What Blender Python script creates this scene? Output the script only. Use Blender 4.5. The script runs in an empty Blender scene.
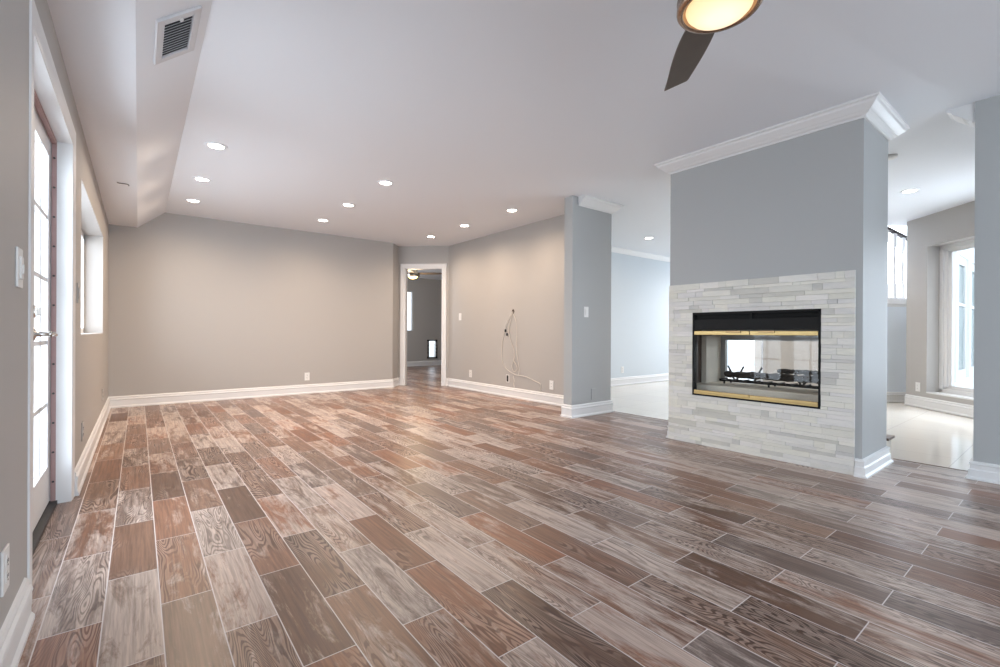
import bpy, bmesh, math, random
from mathutils import Vector, Matrix
R = math.radians
scn = bpy.context.scene
col = scn.collection

# ------------------------------------------------------------------ camera
EYE = 0.915
cam_d = bpy.data.cameras.new('camera'); cam = bpy.data.objects.new('camera', cam_d); col.objects.link(cam)
cam_d.sensor_width = 36.0; cam_d.lens = 461.69 / 1000 * 36.0; cam_d.clip_start = 0.02; cam_d.clip_end = 500
YAW, ROLL = 0.6644, 0.0049
fwd = Vector((math.sin(YAW), math.cos(YAW), -0.001)).normalized()
right = fwd.cross(Vector((0, 0, 1))).normalized(); up = right.cross(fwd)
r2 = right * math.cos(ROLL) - up * math.sin(ROLL) * -1
u2 = up * math.cos(ROLL) - right * math.sin(ROLL)
rot = Matrix((r2, u2, -fwd)).transposed()
cam.matrix_world = Matrix.Translation((0, 0, EYE)) @ rot.to_4x4()
scn.camera = cam

# ------------------------------------------------------------------ light and exposure
scn.view_settings.view_transform = 'Standard'; scn.view_settings.look = 'None'
scn.view_settings.gamma = 1.0; scn.view_settings.use_curve_mapping = False
scn.view_settings.exposure = 1.02
SKY = 1.4
w = bpy.data.worlds.new('sky'); scn.world = w; w.use_nodes = True
bg = w.node_tree.nodes['Background']; bg.inputs[0].default_value = (0.80, 0.89, 1.0, 1); bg.inputs[1].default_value = SKY

def area(name, loc, direction, sx, sy, power, color):
    d = bpy.data.lights.new(name, 'AREA'); d.shape = 'RECTANGLE'; d.size = sx; d.size_y = sy
    d.energy = power; d.color = color
    o = bpy.data.objects.new(name, d); col.objects.link(o); o.location = loc
    o.rotation_euler = Vector(direction).to_track_quat('-Z', 'Y').to_euler()
    return o
DAY = (0.84, 0.91, 1.0)
# daylight standing in the window openings, plus an added lamp over the stairwell
area('daylight_french_door', (-1.25, 2.81, 1.35), (1, 0, 0), 2.6, 2.6, 95, DAY)
area('daylight_side_window', (-1.1, 4.95, 1.5), (1, 0, 0), 2.6, 1.4, 34, DAY)
area('daylight_rear_window', (1.9, -3.08, 1.25), (0, 1, 0), 3.6, 2.0, 55, DAY)
area('daylight_dining_window', (12.68, 3.62, 1.25), (-1, 0, 0), 2.5, 1.8, 85, DAY)
area('daylight_far_room', (3.0, 9.4, 1.4), (1, 0, 0), 1.4, 1.2, 22, DAY)
area('daylight_angled_window', (6.54, -.32, 1.1), (-.698, .716, 0), 0.95, 1.6, 120, DAY)
area('stairwell_fill', (9.3, 2.5, 4.3), (0, 0, -1), 1.2, 1.2, 150, DAY)  # added overhead lamp for an assumed skylight, brightens the stairwell

# ------------------------------------------------------------------ materials
def nmat(name):
    m = bpy.data.materials.new(name); m.use_nodes = True
    nt = m.node_tree; return m, nt, nt.nodes['Principled BSDF']
def simple(name, c, rough=0.5, metal=0.0, bump=0.0, bscale=200, var=0.0, vscale=3, spec=0.5):
    m, nt, b = nmat(name)
    b.inputs['Base Color'].default_value = (*c, 1); b.inputs['Roughness'].default_value = rough
    b.inputs['Metallic'].default_value = metal; b.inputs['Specular IOR Level'].default_value = spec
    tc = nt.nodes.new('ShaderNodeTexCoord')
    if bump:
        n = nt.nodes.new('ShaderNodeTexNoise'); n.inputs['Scale'].default_value = bscale; n.inputs['Detail'].default_value = 3
        bp = nt.nodes.new('ShaderNodeBump'); bp.inputs['Strength'].default_value = bump; bp.inputs['Distance'].default_value = 0.002
        nt.links.new(tc.outputs['Object'], n.inputs['Vector']); nt.links.new(n.outputs[0], bp.inputs['Height']); nt.links.new(bp.outputs[0], b.inputs['Normal'])
    if var:
        n = nt.nodes.new('ShaderNodeTexNoise'); n.inputs['Scale'].default_value = vscale; n.inputs['Detail'].default_value = 5
        mx = nt.nodes.new('ShaderNodeMix'); mx.data_type = 'RGBA'
        mx.inputs[6].default_value = (*[max(0, v * (1 - var)) for v in c], 1); mx.inputs[7].default_value = (*[min(1, v * (1 + var)) for v in c], 1)
        nt.links.new(tc.outputs['Object'], n.inputs['Vector']); nt.links.new(n.outputs[0], mx.inputs[0]); nt.links.new(mx.outputs[2], b.inputs['Base Color'])
    return m
def emis(name, c, s):
    m, nt, b = nmat(name)
    b.inputs['Base Color'].default_value = (*c, 1); b.inputs['Emission Color'].default_value = (*c, 1); b.inputs['Emission Strength'].default_value = s
    return m
def glassmat(name, tint=(1, 1, 1), refl=1.0):
    # thin clear pane: mostly straight-through light with a Fresnel mirror on top
    m = bpy.data.materials.new(name); m.use_nodes = True; nt = m.node_tree; nt.nodes.clear()
    out = nt.nodes.new('ShaderNodeOutputMaterial'); mix = nt.nodes.new('ShaderNodeMixShader')
    t = nt.nodes.new('ShaderNodeBsdfTransparent'); t.inputs[0].default_value = (*tint, 1)
    g = nt.nodes.new('ShaderNodeBsdfGlossy'); g.inputs['Roughness'].default_value = 0.0
    fr = nt.nodes.new('ShaderNodeFresnel'); fr.inputs[0].default_value = 1.5
    mul = nt.nodes.new('ShaderNodeMath'); mul.operation = 'MULTIPLY'; mul.inputs[1].default_value = refl; mul.use_clamp = True
    ge = nt.nodes.new('ShaderNodeNewGeometry'); inv = nt.nodes.new('ShaderNodeMath'); inv.operation = 'SUBTRACT'; inv.inputs[0].default_value = 1.0
    m2 = nt.nodes.new('ShaderNodeMath'); m2.operation = 'MULTIPLY'      # only the outer skin of a pane mirrors
    nt.links.new(ge.outputs['Backfacing'], inv.inputs[1]); nt.links.new(inv.outputs[0], m2.inputs[1])
    nt.links.new(fr.outputs[0], mul.inputs[0]); nt.links.new(mul.outputs[0], m2.inputs[0]); nt.links.new(m2.outputs[0], mix.inputs[0])
    nt.links.new(t.outputs[0], mix.inputs[1]); nt.links.new(g.outputs[0], mix.inputs[2]); nt.links.new(mix.outputs[0], out.inputs[0])
    return m

M = {}
WALL = (0.43, 0.41, 0.39)
M['wall'] = simple('greige_wall_paint', WALL, 0.55, bump=0.15, bscale=260, spec=0.35)
M['wall_daytint'] = simple('daylight_tinted_wall_paint', (0.42, 0.43, 0.43), 0.5, bump=0.15, bscale=260, spec=0.35)  # greige paint with the daylight's bluish cast mixed into its colour
M['wall_blue'] = simple('pale_blue_grey_paint', (0.58, 0.63, 0.67), 0.5, bump=0.1, bscale=260, spec=0.35)
M['stairblue'] = simple('light_blue_stair_paint', (0.74, 0.80, 0.86), 0.5, bump=0.1, bscale=260)
M['ceil'] = simple('ceiling_paint', (0.785, 0.81, 0.85), 0.6, bump=0.1, bscale=200, spec=0.3)
M['trim'] = simple('white_gloss_trim', (0.74, 0.74, 0.74), 0.35)
M['plate'] = simple('white_plastic', (0.78, 0.77, 0.75), 0.35)
M['ivory'] = simple('painted_over_plastic', (0.44, 0.42, 0.40), 0.4)
M['slot'] = simple('dark_slot', (0.03, 0.03, 0.03), 0.5)
M['nickel'] = simple('satin_nickel', (0.55, 0.53, 0.50), 0.25, 1.0)
M['bronze'] = simple('brushed_bronze', (0.42, 0.31, 0.24), 0.22, 1.0)
M['blade'] = simple('dark_walnut_blade', (0.105, 0.082, 0.064), 0.45, var=0.2, vscale=12)
M['black'] = simple('black_metal', (0.010, 0.010, 0.010), 0.6, var=0.2, vscale=30, spec=0.2)
M['char'] = simple('soot_black', (0.022, 0.019, 0.017), 0.8, bump=0.6, bscale=60, var=0.4, vscale=20)
M['liner'] = simple('dark_brown_firebox_liner', (0.05, 0.032, 0.024), 0.5, var=0.3, vscale=10)
M['refr'] = simple('refractory_panel', (0.72, 0.68, 0.60), 0.85, bump=0.4, bscale=120, var=0.15, vscale=8)
M['brass'] = simple('polished_brass', (0.50, 0.37, 0.17), 0.45, 1.0)
M['brassd'] = simple('dull_brass', (0.30, 0.20, 0.10), 0.35, 1.0)
M['weather'] = simple('raw_pink_jamb', (0.38, 0.25, 0.24), 0.6, var=0.1, vscale=20)
M['hearthwood'] = simple('brown_wood_edge', (0.13, 0.08, 0.05), 0.4)
M['siding'] = simple('white_siding', (0.75, 0.76, 0.78), 0.5)
M['concrete'] = simple('pale_concrete', (0.5, 0.49, 0.47), 0.8, var=0.1)
M['leaf'] = simple('hedge_green', (0.07, 0.14, 0.03), 0.6, var=0.5, vscale=9)
M['cablem'] = simple('cream_cable', (0.62, 0.58, 0.52), 0.4)
M['vent'] = simple('white_vent_metal', (0.62, 0.62, 0.64), 0.4)
M['lamp'] = emis('warm_lamp_lens', (1.0, 0.90, 0.76), 14.0)
M['rail'] = simple('dark_handrail', (0.03, 0.02, 0.02), 0.35)
M['glass'] = glassmat('clear_glass', (0.97, 0.99, 1.0), 1.0)
M['fireglass'] = glassmat('fireplace_glass', (0.97, 0.97, 0.96), .5)
M['darkglass'] = simple('green_grey_glass', (0.16, 0.24, 0.24), 0.05, var=.5, vscale=2)
M['fanlamp_far'] = emis('yellow_fan_lamp', (1.0, 0.66, 0.22), 2.0)

def fan_lens():
    m, nt, b = nmat('frosted_fan_lens')
    b.inputs['Base Color'].default_value = (.35, .30, .22, 1); b.inputs['Roughness'].default_value = 0.4
    tc = nt.nodes.new('ShaderNodeTexCoord'); n = nt.nodes.new('ShaderNodeTexGradient'); n.gradient_type = 'SPHERICAL'
    mp = nt.nodes.new('ShaderNodeMapping'); mp.inputs['Scale'].default_value = (7, 7, 7)
    r = nt.nodes.new('ShaderNodeValToRGB'); r.color_ramp.elements[0].color = (1.0, 0.50, 0.13, 1); r.color_ramp.elements[1].color = (1.0, 0.90, 0.66, 1)
    r.color_ramp.elements[1].position = 0.6
    nt.links.new(tc.outputs['Object'], mp.inputs[0]); nt.links.new(mp.outputs[0], n.inputs[0]); nt.links.new(n.outputs[0], r.inputs[0])
    nt.links.new(r.outputs[0], b.inputs['Emission Color'])
    b.inputs['Emission Strength'].default_value = 0.58
    return m
M['fanlens'] = fan_lens()

def tile_wood():
    # wood look porcelain planks 0.148 x 0.594 in half bond, long side along Y
    m, nt, b = nmat('wood_look_plank_tile'); N = nt.nodes; L = nt.links
    def math_(op, a, c=None, d=None):
        n = N.new('ShaderNodeMath'); n.operation = op
        for i, v in enumerate((a, c, d)):
            if v is None: continue
            if isinstance(v, (int, float)): n.inputs[i].default_value = v
            else: L.new(v, n.inputs[i])
        return n.outputs[0]
    def comb(x, y, z=0.0):
        n = N.new('ShaderNodeCombineXYZ')
        for i, v in enumerate((x, y, z)):
            if isinstance(v, (int, float)): n.inputs[i].default_value = v
            else: L.new(v, n.inputs[i])
        return n.outputs[0]
    def noise(vec, scale, detail=3, rough=.5, dist=0.0):
        n = N.new('ShaderNodeTexNoise'); n.inputs['Scale'].default_value = scale; n.inputs['Detail'].default_value = detail
        n.inputs['Roughness'].default_value = rough; n.inputs['Distortion'].default_value = dist; L.new(vec, n.inputs['Vector']); return n.outputs[0]
    def ramp(f, stops):
        n = N.new('ShaderNodeValToRGB'); cr = n.color_ramp
        while len(cr.elements) < len(stops): cr.elements.new(0.5)
        for e, (p, c) in zip(cr.elements, stops): e.position = p; e.color = (*c, 1) if len(c) == 3 else c
        L.new(f, n.inputs[0]); return n.outputs[0]
    def mixc(f, a, c, mode='MIX'):
        n = N.new('ShaderNodeMix'); n.data_type = 'RGBA'; n.blend_type = mode
        if isinstance(f, (int, float)): n.inputs[0].default_value = f
        else: L.new(f, n.inputs[0])
        for i, v in ((6, a), (7, c)):
            if isinstance(v, tuple): n.inputs[i].default_value = (*v, 1)
            else: L.new(v, n.inputs[i])
        return n.outputs[2]
    tc = N.new('ShaderNodeTexCoord'); s = N.new('ShaderNodeSeparateXYZ'); L.new(tc.outputs['Object'], s.inputs[0])
    W, LN = 0.148, 0.594
    u = math_('DIVIDE', math_('ADD', s.outputs[0], 0.086 + W * 100), W)
    row = math_('FLOOR', u); fu = math_('FRACT', u)
    half = math_('MULTIPLY', math_('MODULO', row, 2.0), 0.5)
    v = math_('ADD', math_('DIVIDE', math_('ADD', s.outputs[1], -0.43 + LN * 100), LN), half)
    idv = math_('FLOOR', v); fv = math_('FRACT', v)
    wn = N.new('ShaderNodeTexWhiteNoise'); wn.noise_dimensions = '3D'; L.new(comb(row, idv, 3.7), wn.inputs['Vector'])
    sc = N.new('ShaderNodeSeparateColor'); L.new(wn.outputs['Color'], sc.inputs[0])
    r1, r2_, r3 = sc.outputs[0], sc.outputs[1], sc.outputs[2]
    lx = math_('ADD', math_('MULTIPLY', fu, W), math_('MULTIPLY', r1, 31.0))
    ly = math_('ADD', math_('MULTIPLY', fv, LN), math_('MULTIPLY', r2_, 47.0))
    p = comb(math_('MULTIPLY', lx, 9.0), math_('MULTIPLY', ly, 1.15), math_('MULTIPLY', r3, 9.0))
    h = noise(p, 1.0, 2, 0.45, 0.25)
    rings = math_('MULTIPLY', h, math_('ADD', 26.0, math_('MULTIPLY', r3, 22.0)))
    wave = math_('ADD', math_('MULTIPLY', math_('SINE', math_('MULTIPLY', rings, 6.283)), 0.5), 0.5)
    fine = noise(comb(math_('MULTIPLY', lx, 260.0), math_('MULTIPLY', ly, 9.0), r1), 1.0, 3, .6)
    patch = noise(comb(math_('MULTIPLY', lx, 14.0), math_('MULTIPLY', ly, 2.6), r2_), 1.0, 8, .74, .5)
    streak = noise(comb(math_('MULTIPLY', lx, 95.0), math_('MULTIPLY', ly, 3.0), r3), 1.0, 3, .6)
    base = ramp(r1, [(0.0, (0.115, 0.068, 0.047)), (0.18, (0.20, 0.102, 0.064)), (0.36, (0.20, 0.125, 0.088)), (0.52, (0.27, 0.125, 0.072)), (0.66, (0.20, 0.138, 0.105)), (0.82, (0.16, 0.125, 0.112)), (1.0, (0.27, 0.165, 0.112))])
    white = mixc(0.22, (0.56, 0.51, 0.47), base)
    # white-washed patches, more on some planks than on others
    wamt = math_('MULTIPLY', ramp(math_('ADD', patch, math_('MULTIPLY', math_('SUBTRACT', r2_, 0.5), 0.32)), [(0.49, (0, 0, 0)), (0.62, (1, 1, 1))]), 0.9)
    c1 = mixc(wamt, base, white)
    # contour grain
    gstr = math_('MULTIPLY', ramp(math_('ADD', noise(comb(math_('MULTIPLY', lx, 6.0), math_('MULTIPLY', ly, 2.5), r3), 1.0, 2), math_('MULTIPLY', math_('SUBTRACT', r3, 0.5), 0.35)), [(0.46, (0, 0, 0)), (0.62, (1, 1, 1))]), 0.8)
    dark = mixc(1.0, c1, (0.38, 0.33, 0.32), 'MULTIPLY')
    light = mixc(0.32, c1, (0.58, 0.51, 0.46))
    g = mixc(ramp(math_('ADD', wave, math_('MULTIPLY', math_('SUBTRACT', streak, .5), .9)), [(0.20, (0, 0, 0)), (0.55, (1, 1, 1))]), dark, light)
    c2 = mixc(gstr, c1, g)
    c2 = mixc(0.55, c2, ramp(streak, [(0.36, (0.58, 0.54, 0.52)), (0.5, (1, 1, 1)), (0.64, (1.35, 1.35, 1.35))]), 'MULTIPLY')
    c3 = mixc(0.5, c2, ramp(fine, [(0.3, (0.55, 0.55, 0.55)), (0.7, (1.25, 1.25, 1.25))]), 'MULTIPLY')
    c3 = mixc(1.0, c3, (1.02, 0.935, 0.895), 'MULTIPLY')
    # grout
    du = math_('MULTIPLY', math_('MINIMUM', fu, math_('SUBTRACT', 1.0, fu)), W)
    dv = math_('MULTIPLY', math_('MINIMUM', fv, math_('SUBTRACT', 1.0, fv)), LN)
    dd = math_('MINIMUM', du, dv)
    gm = ramp(math_('MULTIPLY', dd, 100.0), [(0.11, (1, 1, 1)), (0.22, (0, 0, 0))])
    c4 = mixc(gm, c3, (0.66, 0.61, 0.60))
    L.new(c4, b.inputs['Base Color'])
    rg = math_('ADD', math_('MULTIPLY', gm, 0.35), math_('ADD', 0.27, math_('MULTIPLY', fine, 0.12)))
    L.new(rg, b.inputs['Roughness']); b.inputs['Specular IOR Level'].default_value = 0.5
    bp = N.new('ShaderNodeBump'); bp.inputs['Strength'].default_value = 0.25; bp.inputs['Distance'].default_value = 0.002
    hh = math_('SUBTRACT', math_('MULTIPLY', fine, 0.25), gm); L.new(hh, bp.inputs['Height']); L.new(bp.outputs[0], b.inputs['Normal'])
    return m
M['wood'] = tile_wood()

def white_tile():
    m, nt, b = nmat('polished_cream_tile'); N = nt.nodes; L = nt.links
    tc = N.new('ShaderNodeTexCoord'); br = N.new('ShaderNodeTexBrick'); br.offset = 0.0
    br.inputs['Scale'].default_value = 1.0; br.inputs['Brick Width'].default_value = 0.6; br.inputs['Row Height'].default_value = 0.6
    br.inputs['Mortar Size'].default_value = 0.002; br.inputs['Color1'].default_value = (0.74, 0.70, 0.63, 1); br.inputs['Color2'].default_value = (0.71, 0.67, 0.61, 1)
    br.inputs['Mortar'].default_value = (0.5, 0.47, 0.43, 1)
    L.new(tc.outputs['Object'], br.inputs['Vector']); L.new(br.outputs['Color'], b.inputs['Base Color'])
    b.inputs['Roughness'].default_value = 0.06; b.inputs['Specular IOR Level'].default_value = 0.6
    return m
M['wtile'] = white_tile()

def stone_mat():
    m, nt, b = nmat('split_face_marble'); N = nt.nodes; L = nt.links
    tc = N.new('ShaderNodeTexCoord')
    at = N.new('ShaderNodeAttribute'); at.attribute_name = 'tone'; at.attribute_type = 'GEOMETRY'
    n = N.new('ShaderNodeTexNoise'); n.inputs['Scale'].default_value = 9; n.inputs['Detail'].default_value = 6; n.inputs['Distortion'].default_value = 1.2
    mp = N.new('ShaderNodeMapping'); mp.inputs['Scale'].default_value = (1, .6, 2.2)
    L.new(tc.outputs['Object'], mp.inputs[0]); L.new(mp.outputs[0], n.inputs['Vector'])
    r = N.new('ShaderNodeValToRGB'); r.color_ramp.elements[0].color = (0.90, 0.90, 0.90, 1); r.color_ramp.elements[1].color = (1.0, 0.99, 0.97, 1)
    r.color_ramp.elements[0].position = .3; r.color_ramp.elements[1].position = .6
    L.new(n.outputs[0], r.inputs[0])
    mx = N.new('ShaderNodeMix'); mx.data_type = 'RGBA'; mx.blend_type = 'MULTIPLY'; mx.inputs[0].default_value = 1
    L.new(at.outputs['Color'], mx.inputs[6]); L.new(r.outputs[0], mx.inputs[7]); L.new(mx.outputs[2], b.inputs['Base Color'])
    b.inputs['Roughness'].default_value = 0.55
    n2 = N.new('ShaderNodeTexNoise'); n2.inputs['Scale'].default_value = 60; n2.inputs['Detail'].default_value = 5
    L.new(mp.outputs[0], n2.inputs['Vector'])
    bp = N.new('ShaderNodeBump'); bp.inputs['Strength'].default_value = 0.5; bp.inputs['Distance'].default_value = 0.004
    L.new(n2.outputs[0], bp.inputs['Height']); L.new(bp.outputs[0], b.inputs['Normal'])
    return m
M['stone'] = stone_mat()

# ------------------------------------------------------------------ helpers
def link(name, bm, mat, parent=None, bevel=0.0, smooth=False):
    bmesh.ops.recalc_face_normals(bm, faces=bm.faces)
    me = bpy.data.meshes.new(name); bm.to_mesh(me); bm.free()
    if smooth:
        for p in me.polygons: p.use_smooth = True
    me.materials.append(M[mat]); o = bpy.data.objects.new(name, me); col.objects.link(o)
    if parent: o.parent = parent
    if bevel:
        md = o.modifiers.new('bevel', 'BEVEL'); md.width = bevel; md.segments = 2; md.limit_method = 'ANGLE'
    return o
def box(bm, x0, x1, y0, y1, z0, z1, mtx=None):
    vs = [bm.verts.new((x, y, z)) for x in (x0, x1) for y in (y0, y1) for z in (z0, z1)]
    if mtx is not None:
        for v in vs: v.co = mtx @ v.co
    for f in ((0, 1, 3, 2), (4, 6, 7, 5), (0, 4, 5, 1), (2, 3, 7, 6), (0, 2, 6, 4), (1, 5, 7, 3)):
        bm.faces.new([vs[i] for i in f])
def prism(bm, pts, z0, z1):
    a = [bm.verts.new((x, y, z0)) for x, y in pts]; b = [bm.verts.new((x, y, z1)) for x, y in pts]
    n = len(pts); bm.faces.new(a); bm.faces.new(b)
    for i in range(n): bm.faces.new((a[i], a[(i + 1) % n], b[(i + 1) % n], b[i]))
def lathe(bm, prof, n=32, mtx=None):
    rings = []
    for r, z in prof:
        if r < 1e-6: rings.append([bm.verts.new((0, 0, z))]); continue
        rings.append([bm.verts.new((r * math.cos(2 * math.pi * i / n), r * math.sin(2 * math.pi * i / n), z)) for i in range(n)])
    for a, b in zip(rings, rings[1:]):
        for i in range(n):
            j = (i + 1) % n
            if len(a) == 1 and len(b) == 1: break
            if len(a) == 1: bm.faces.new((a[0], b[i], b[j]))
            elif len(b) == 1: bm.faces.new((a[i], a[j], b[0]))
            else: bm.faces.new((a[i], a[j], b[j], b[i]))
    if mtx is not None:
        for rr in rings:
            for v in rr: v.co = mtx @ v.co
def tube(bm, pts, r, n=6):
    pts = [Vector(p) for p in pts]; prev = None
    for i, p in enumerate(pts):
        t = (pts[min(i + 1, len(pts) - 1)] - pts[max(i - 1, 0)]).normalized()
        a = Vector((0, 0, 1)) if abs(t.z) < .9 else Vector((1, 0, 0))
        s = t.cross(a).normalized(); q = s.cross(t)
        ring = [bm.verts.new(p + (s * math.cos(2 * math.pi * k / n) + q * math.sin(2 * math.pi * k / n)) * (r[i] if isinstance(r, list) else r)) for k in range(n)]
        if prev:
            for k in range(n): bm.faces.new((prev[k], prev[(k + 1) % n], ring[(k + 1) % n], ring[k]))
        else: bm.faces.new(ring)
        prev = ring
    bm.faces.new(prev)
def spline(pts, k=6):
    pts = [Vector(p) for p in pts]; out = []
    for i in range(len(pts) - 1):
        p0 = pts[max(i - 1, 0)]; p1 = pts[i]; p2 = pts[i + 1]; p3 = pts[min(i + 2, len(pts) - 1)]
        for j in range(k):
            t = j / k
            out.append(0.5 * ((2 * p1) + (p2 - p0) * t + (2 * p0 - 5 * p1 + 4 * p2 - p3) * t * t + (3 * p1 - p0 - 3 * p2 + p3) * t ** 3))
    out.append(pts[-1]); return out
def molding(names, path, prof, mat='trim', side=1, closed=False, kind='structure', skip=()):
    """prof: (out, z) polygon swept along a 2-D path with mitred corners; each leg its own object. side=+1: out is to the left of the path."""
    P2 = [Vector(p) for p in path]; n = len(P2)
    def nrm(a, b): d = (b - a).normalized(); return Vector((-d.y, d.x)) * side
    mit = []
    for i in range(n):
        if closed or 0 < i < n - 1:
            a = nrm(P2[(i - 1) % n], P2[i]); b = nrm(P2[i], P2[(i + 1) % n]); mit.append((a + b) / (1 + a.dot(b)))
        elif i == 0: mit.append(nrm(P2[0], P2[1]))
        else: mit.append(nrm(P2[-2], P2[-1]))
    obs = []
    for i in range(n if closed else n - 1):
        if i in skip: continue
        j = (i + 1) % n; bm = bmesh.new()
        a = [bm.verts.new((P2[i].x + mit[i].x * o, P2[i].y + mit[i].y * o, z)) for o, z in prof]
        b = [bm.verts.new((P2[j].x + mit[j].x * o, P2[j].y + mit[j].y * o, z)) for o, z in prof]
        m_ = len(prof); bm.faces.new(a); bm.faces.new(b)
        for k in range(m_): bm.faces.new((a[k], a[(k + 1) % m_], b[(k + 1) % m_], b[k]))
        nm = names[i] if isinstance(names, (list, tuple)) else names
        ob = link(nm, bm, mat); ob['kind'] = kind; obs.append(ob)
    return obs
def struct(name, bm, mat, parent=None, bevel=0.0):
    o = link(name, bm, mat, parent, bevel)
    if not parent: o['kind'] = 'structure'
    return o
def empty(name, loc=(0, 0, 0), rz=0.0):
    o = bpy.data.objects.new(name, None); o.empty_display_size = .05; col.objects.link(o)
    o.location = loc; o.rotation_euler = (0, 0, rz); return o
def tag(o, label, cat, group=None):
    o['label'] = label; o['category'] = cat
    if group: o['group'] = group
    return o
def frame_at(loc, rz): return Matrix.Translation(loc) @ Matrix.Rotation(rz, 4, 'Z')

# ------------------------------------------------------------------ the room shell
H, HS = 2.407, 2.18
XL, YB = -0.28, 7.17
XT = 4.40                     # where wood tile meets cream tile
TOP = H + 0.10
D0, D1, DZ = 2.19, 3.385, 1.93    # french door opening in the left wall
W0, W1, WZ0, WZ1 = 3.84, 6.06, 0.893, 1.855   # recessed side window

bm = bmesh.new(); box(bm, -0.45, XT, -3.1, 12.0, -0.08, 0.0); box(bm, XT, 9.2, 5.24, 12.0, -0.08, 0.0); struct('floor', bm, 'wood')
bm = bmesh.new(); prism(bm, [(XT, -2.40), (8.11, 1.36), (10.5, 2.05), (12.62, 2.05), (12.62, 5.24), (XT, 5.24)], -.08, -.004); struct('floor.001', bm, 'wtile')
bm = bmesh.new(); box(bm, XT - .012, XT + .006, -1.4, 0.455, -0.01, 0.002); box(bm, XT - .012, XT + .006, 0.455, 0.89, -0.01, 0.002); box(bm, XT - .012, XT + .006, 2.27, 3.45, -0.01, 0.002); struct('trim_1', bm, 'hearthwood')
# ceiling (open above the stairwell)
bm = bmesh.new()
prism(bm, [(-.45, -3.1), (4.42, -3.1), (4.42, -2.42), (8.11, 1.36), (8.45, 1.40), (7.75, 1.935), (7.75, 12.0), (-.45, 12.0)], H, TOP)
box(bm, 7.75, 12.62, 3.2, 12.0, H, TOP); box(bm, 10.45, 12.62, 2.0, 3.2, H, TOP)
struct('ceiling', bm, 'ceil')
bm = bmesh.new()   # lowered soffit with a sloping side along the left wall
v = [(XL - .02, H + .01), (XL - .02, HS), (-0.013, HS), (0.2576, H), (0.2576, H + .01)]
a = [bm.verts.new((x, -3.0, z)) for x, z in v]; b = [bm.verts.new((x, YB + .02, z)) for x, z in v]
bm.faces.new(a); bm.faces.new(b)
for i in range(5): bm.faces.new((a[i], a[(i + 1) % 5], b[(i + 1) % 5], b[i]))
struct('ceiling.001', bm, 'ceil')
# left wall
XO = XL - 0.16
bm = bmesh.new()
for y0, y1, z0, z1 in ((-3.1, D0, 0, TOP), (D0, D1, DZ, TOP), (D1, W0, 0, TOP), (W0, W1, 0, WZ0), (W0, W1, WZ1, TOP), (W1, YB + .12, 0, TOP)):
    box(bm, XO, XL, y0, y1, z0, z1)
struct('wall_left', bm, 'wall')
bm = bmesh.new(); box(bm, XO, 3.34, YB, YB + .12, 0, TOP); prism(bm, [(3.34, 7.17), (3.55, 7.40), (3.46, 7.48), (3.2, 7.20)], 0, TOP); struct('wall_back', bm, 'wall')
# doorway wall in a local frame
DA, DB = Vector((3.55, 7.40)), Vector((4.20, 6.81)); dlen = (DB - DA).length
dang = math.atan2((DB - DA).y, (DB - DA).x); DM = frame_at((DA.x, DA.y, 0), dang)
def dloc(x, y): d = Vector((x, y)) - DA; return d.dot((DB - DA) / dlen)
c0, c1 = .112, dloc(4.115, 6.886) + .012; DOZ = 2.035
bm = bmesh.new()
box(bm, -.05, c0, 0, .12, 0, TOP, DM); box(bm, c1, dlen + .05, 0, .12, 0, TOP, DM); box(bm, c0, c1, 0, .12, DOZ, TOP, DM)
struct('wall_doorway', bm, 'wall')
bm = bmesh.new(); box(bm, 4.20, 4.32, 3.56, 6.86, 0, TOP); struct('wall_right', bm, 'wall')
bm = bmesh.new(); box(bm, 3.69, 4.35, 3.45, 3.57, 0, TOP); struct('wall_stub', bm, 'wall_daytint')
bm = bmesh.new(); box(bm, 4.20, 4.37, -3.1, 0.455, 0, TOP); struct('wall_right.001', bm, 'wall_daytint')
# rear wall behind the camera with its big window opening
bm = bmesh.new()
for x0, x1, z0, z1 in ((XO, 0.0, 0, TOP), (3.8, 4.42, 0, TOP), (0, 3.8, 0, .2), (0, 3.8, 2.2, TOP)): box(bm, x0, x1, -3.12, -3.0, z0, z1)
struct('wall_rear', bm, 'wall')
# cream tiled room
bm = bmesh.new(); box(bm, 4.32, 13, 5.13, 5.25, 0, TOP); struct('wall_dining', bm, 'wall_blue')
bm = bmesh.new()
for y0, y1, z0, z1 in ((2.0, 2.35, 0, TOP), (4.9, 5.2, 0, TOP), (2.35, 4.9, 0, .3), (2.35, 4.9, 2.15, TOP)): box(bm, 12.5, 12.62, y0, y1, z0, z1)
struct('wall_east', bm, 'wall')
# angled wall with window 2
AA, AB = Vector((7.97, 1.489)), Vector((4.30, -2.277)); alen = (AB - AA).length
aang = math.atan2((AB - AA).y, (AB - AA).x); AM = frame_at((AA.x, AA.y, 0), aang)   # local x along the wall, local +y = outside (+X,-Y)
def aloc(x, y): return (Vector((x, y)) - AA).dot((AB - AA) / alen)
a0, a1, AZ0, AZ1 = aloc(7.738, 1.25), aloc(7.738, 1.25) + 1.75, 0.205, 2.02
bm = bmesh.new()
for x0, x1, z0, z1 in ((0, a0, 0, TOP), (a1, alen + .3, 0, TOP), (a0, a1, 0, AZ0), (a0, a1, AZ1, TOP)): box(bm, x0, x1, 0, .20, z0, z1, AM)
struct('wall_angled', bm, 'wall')
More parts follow.
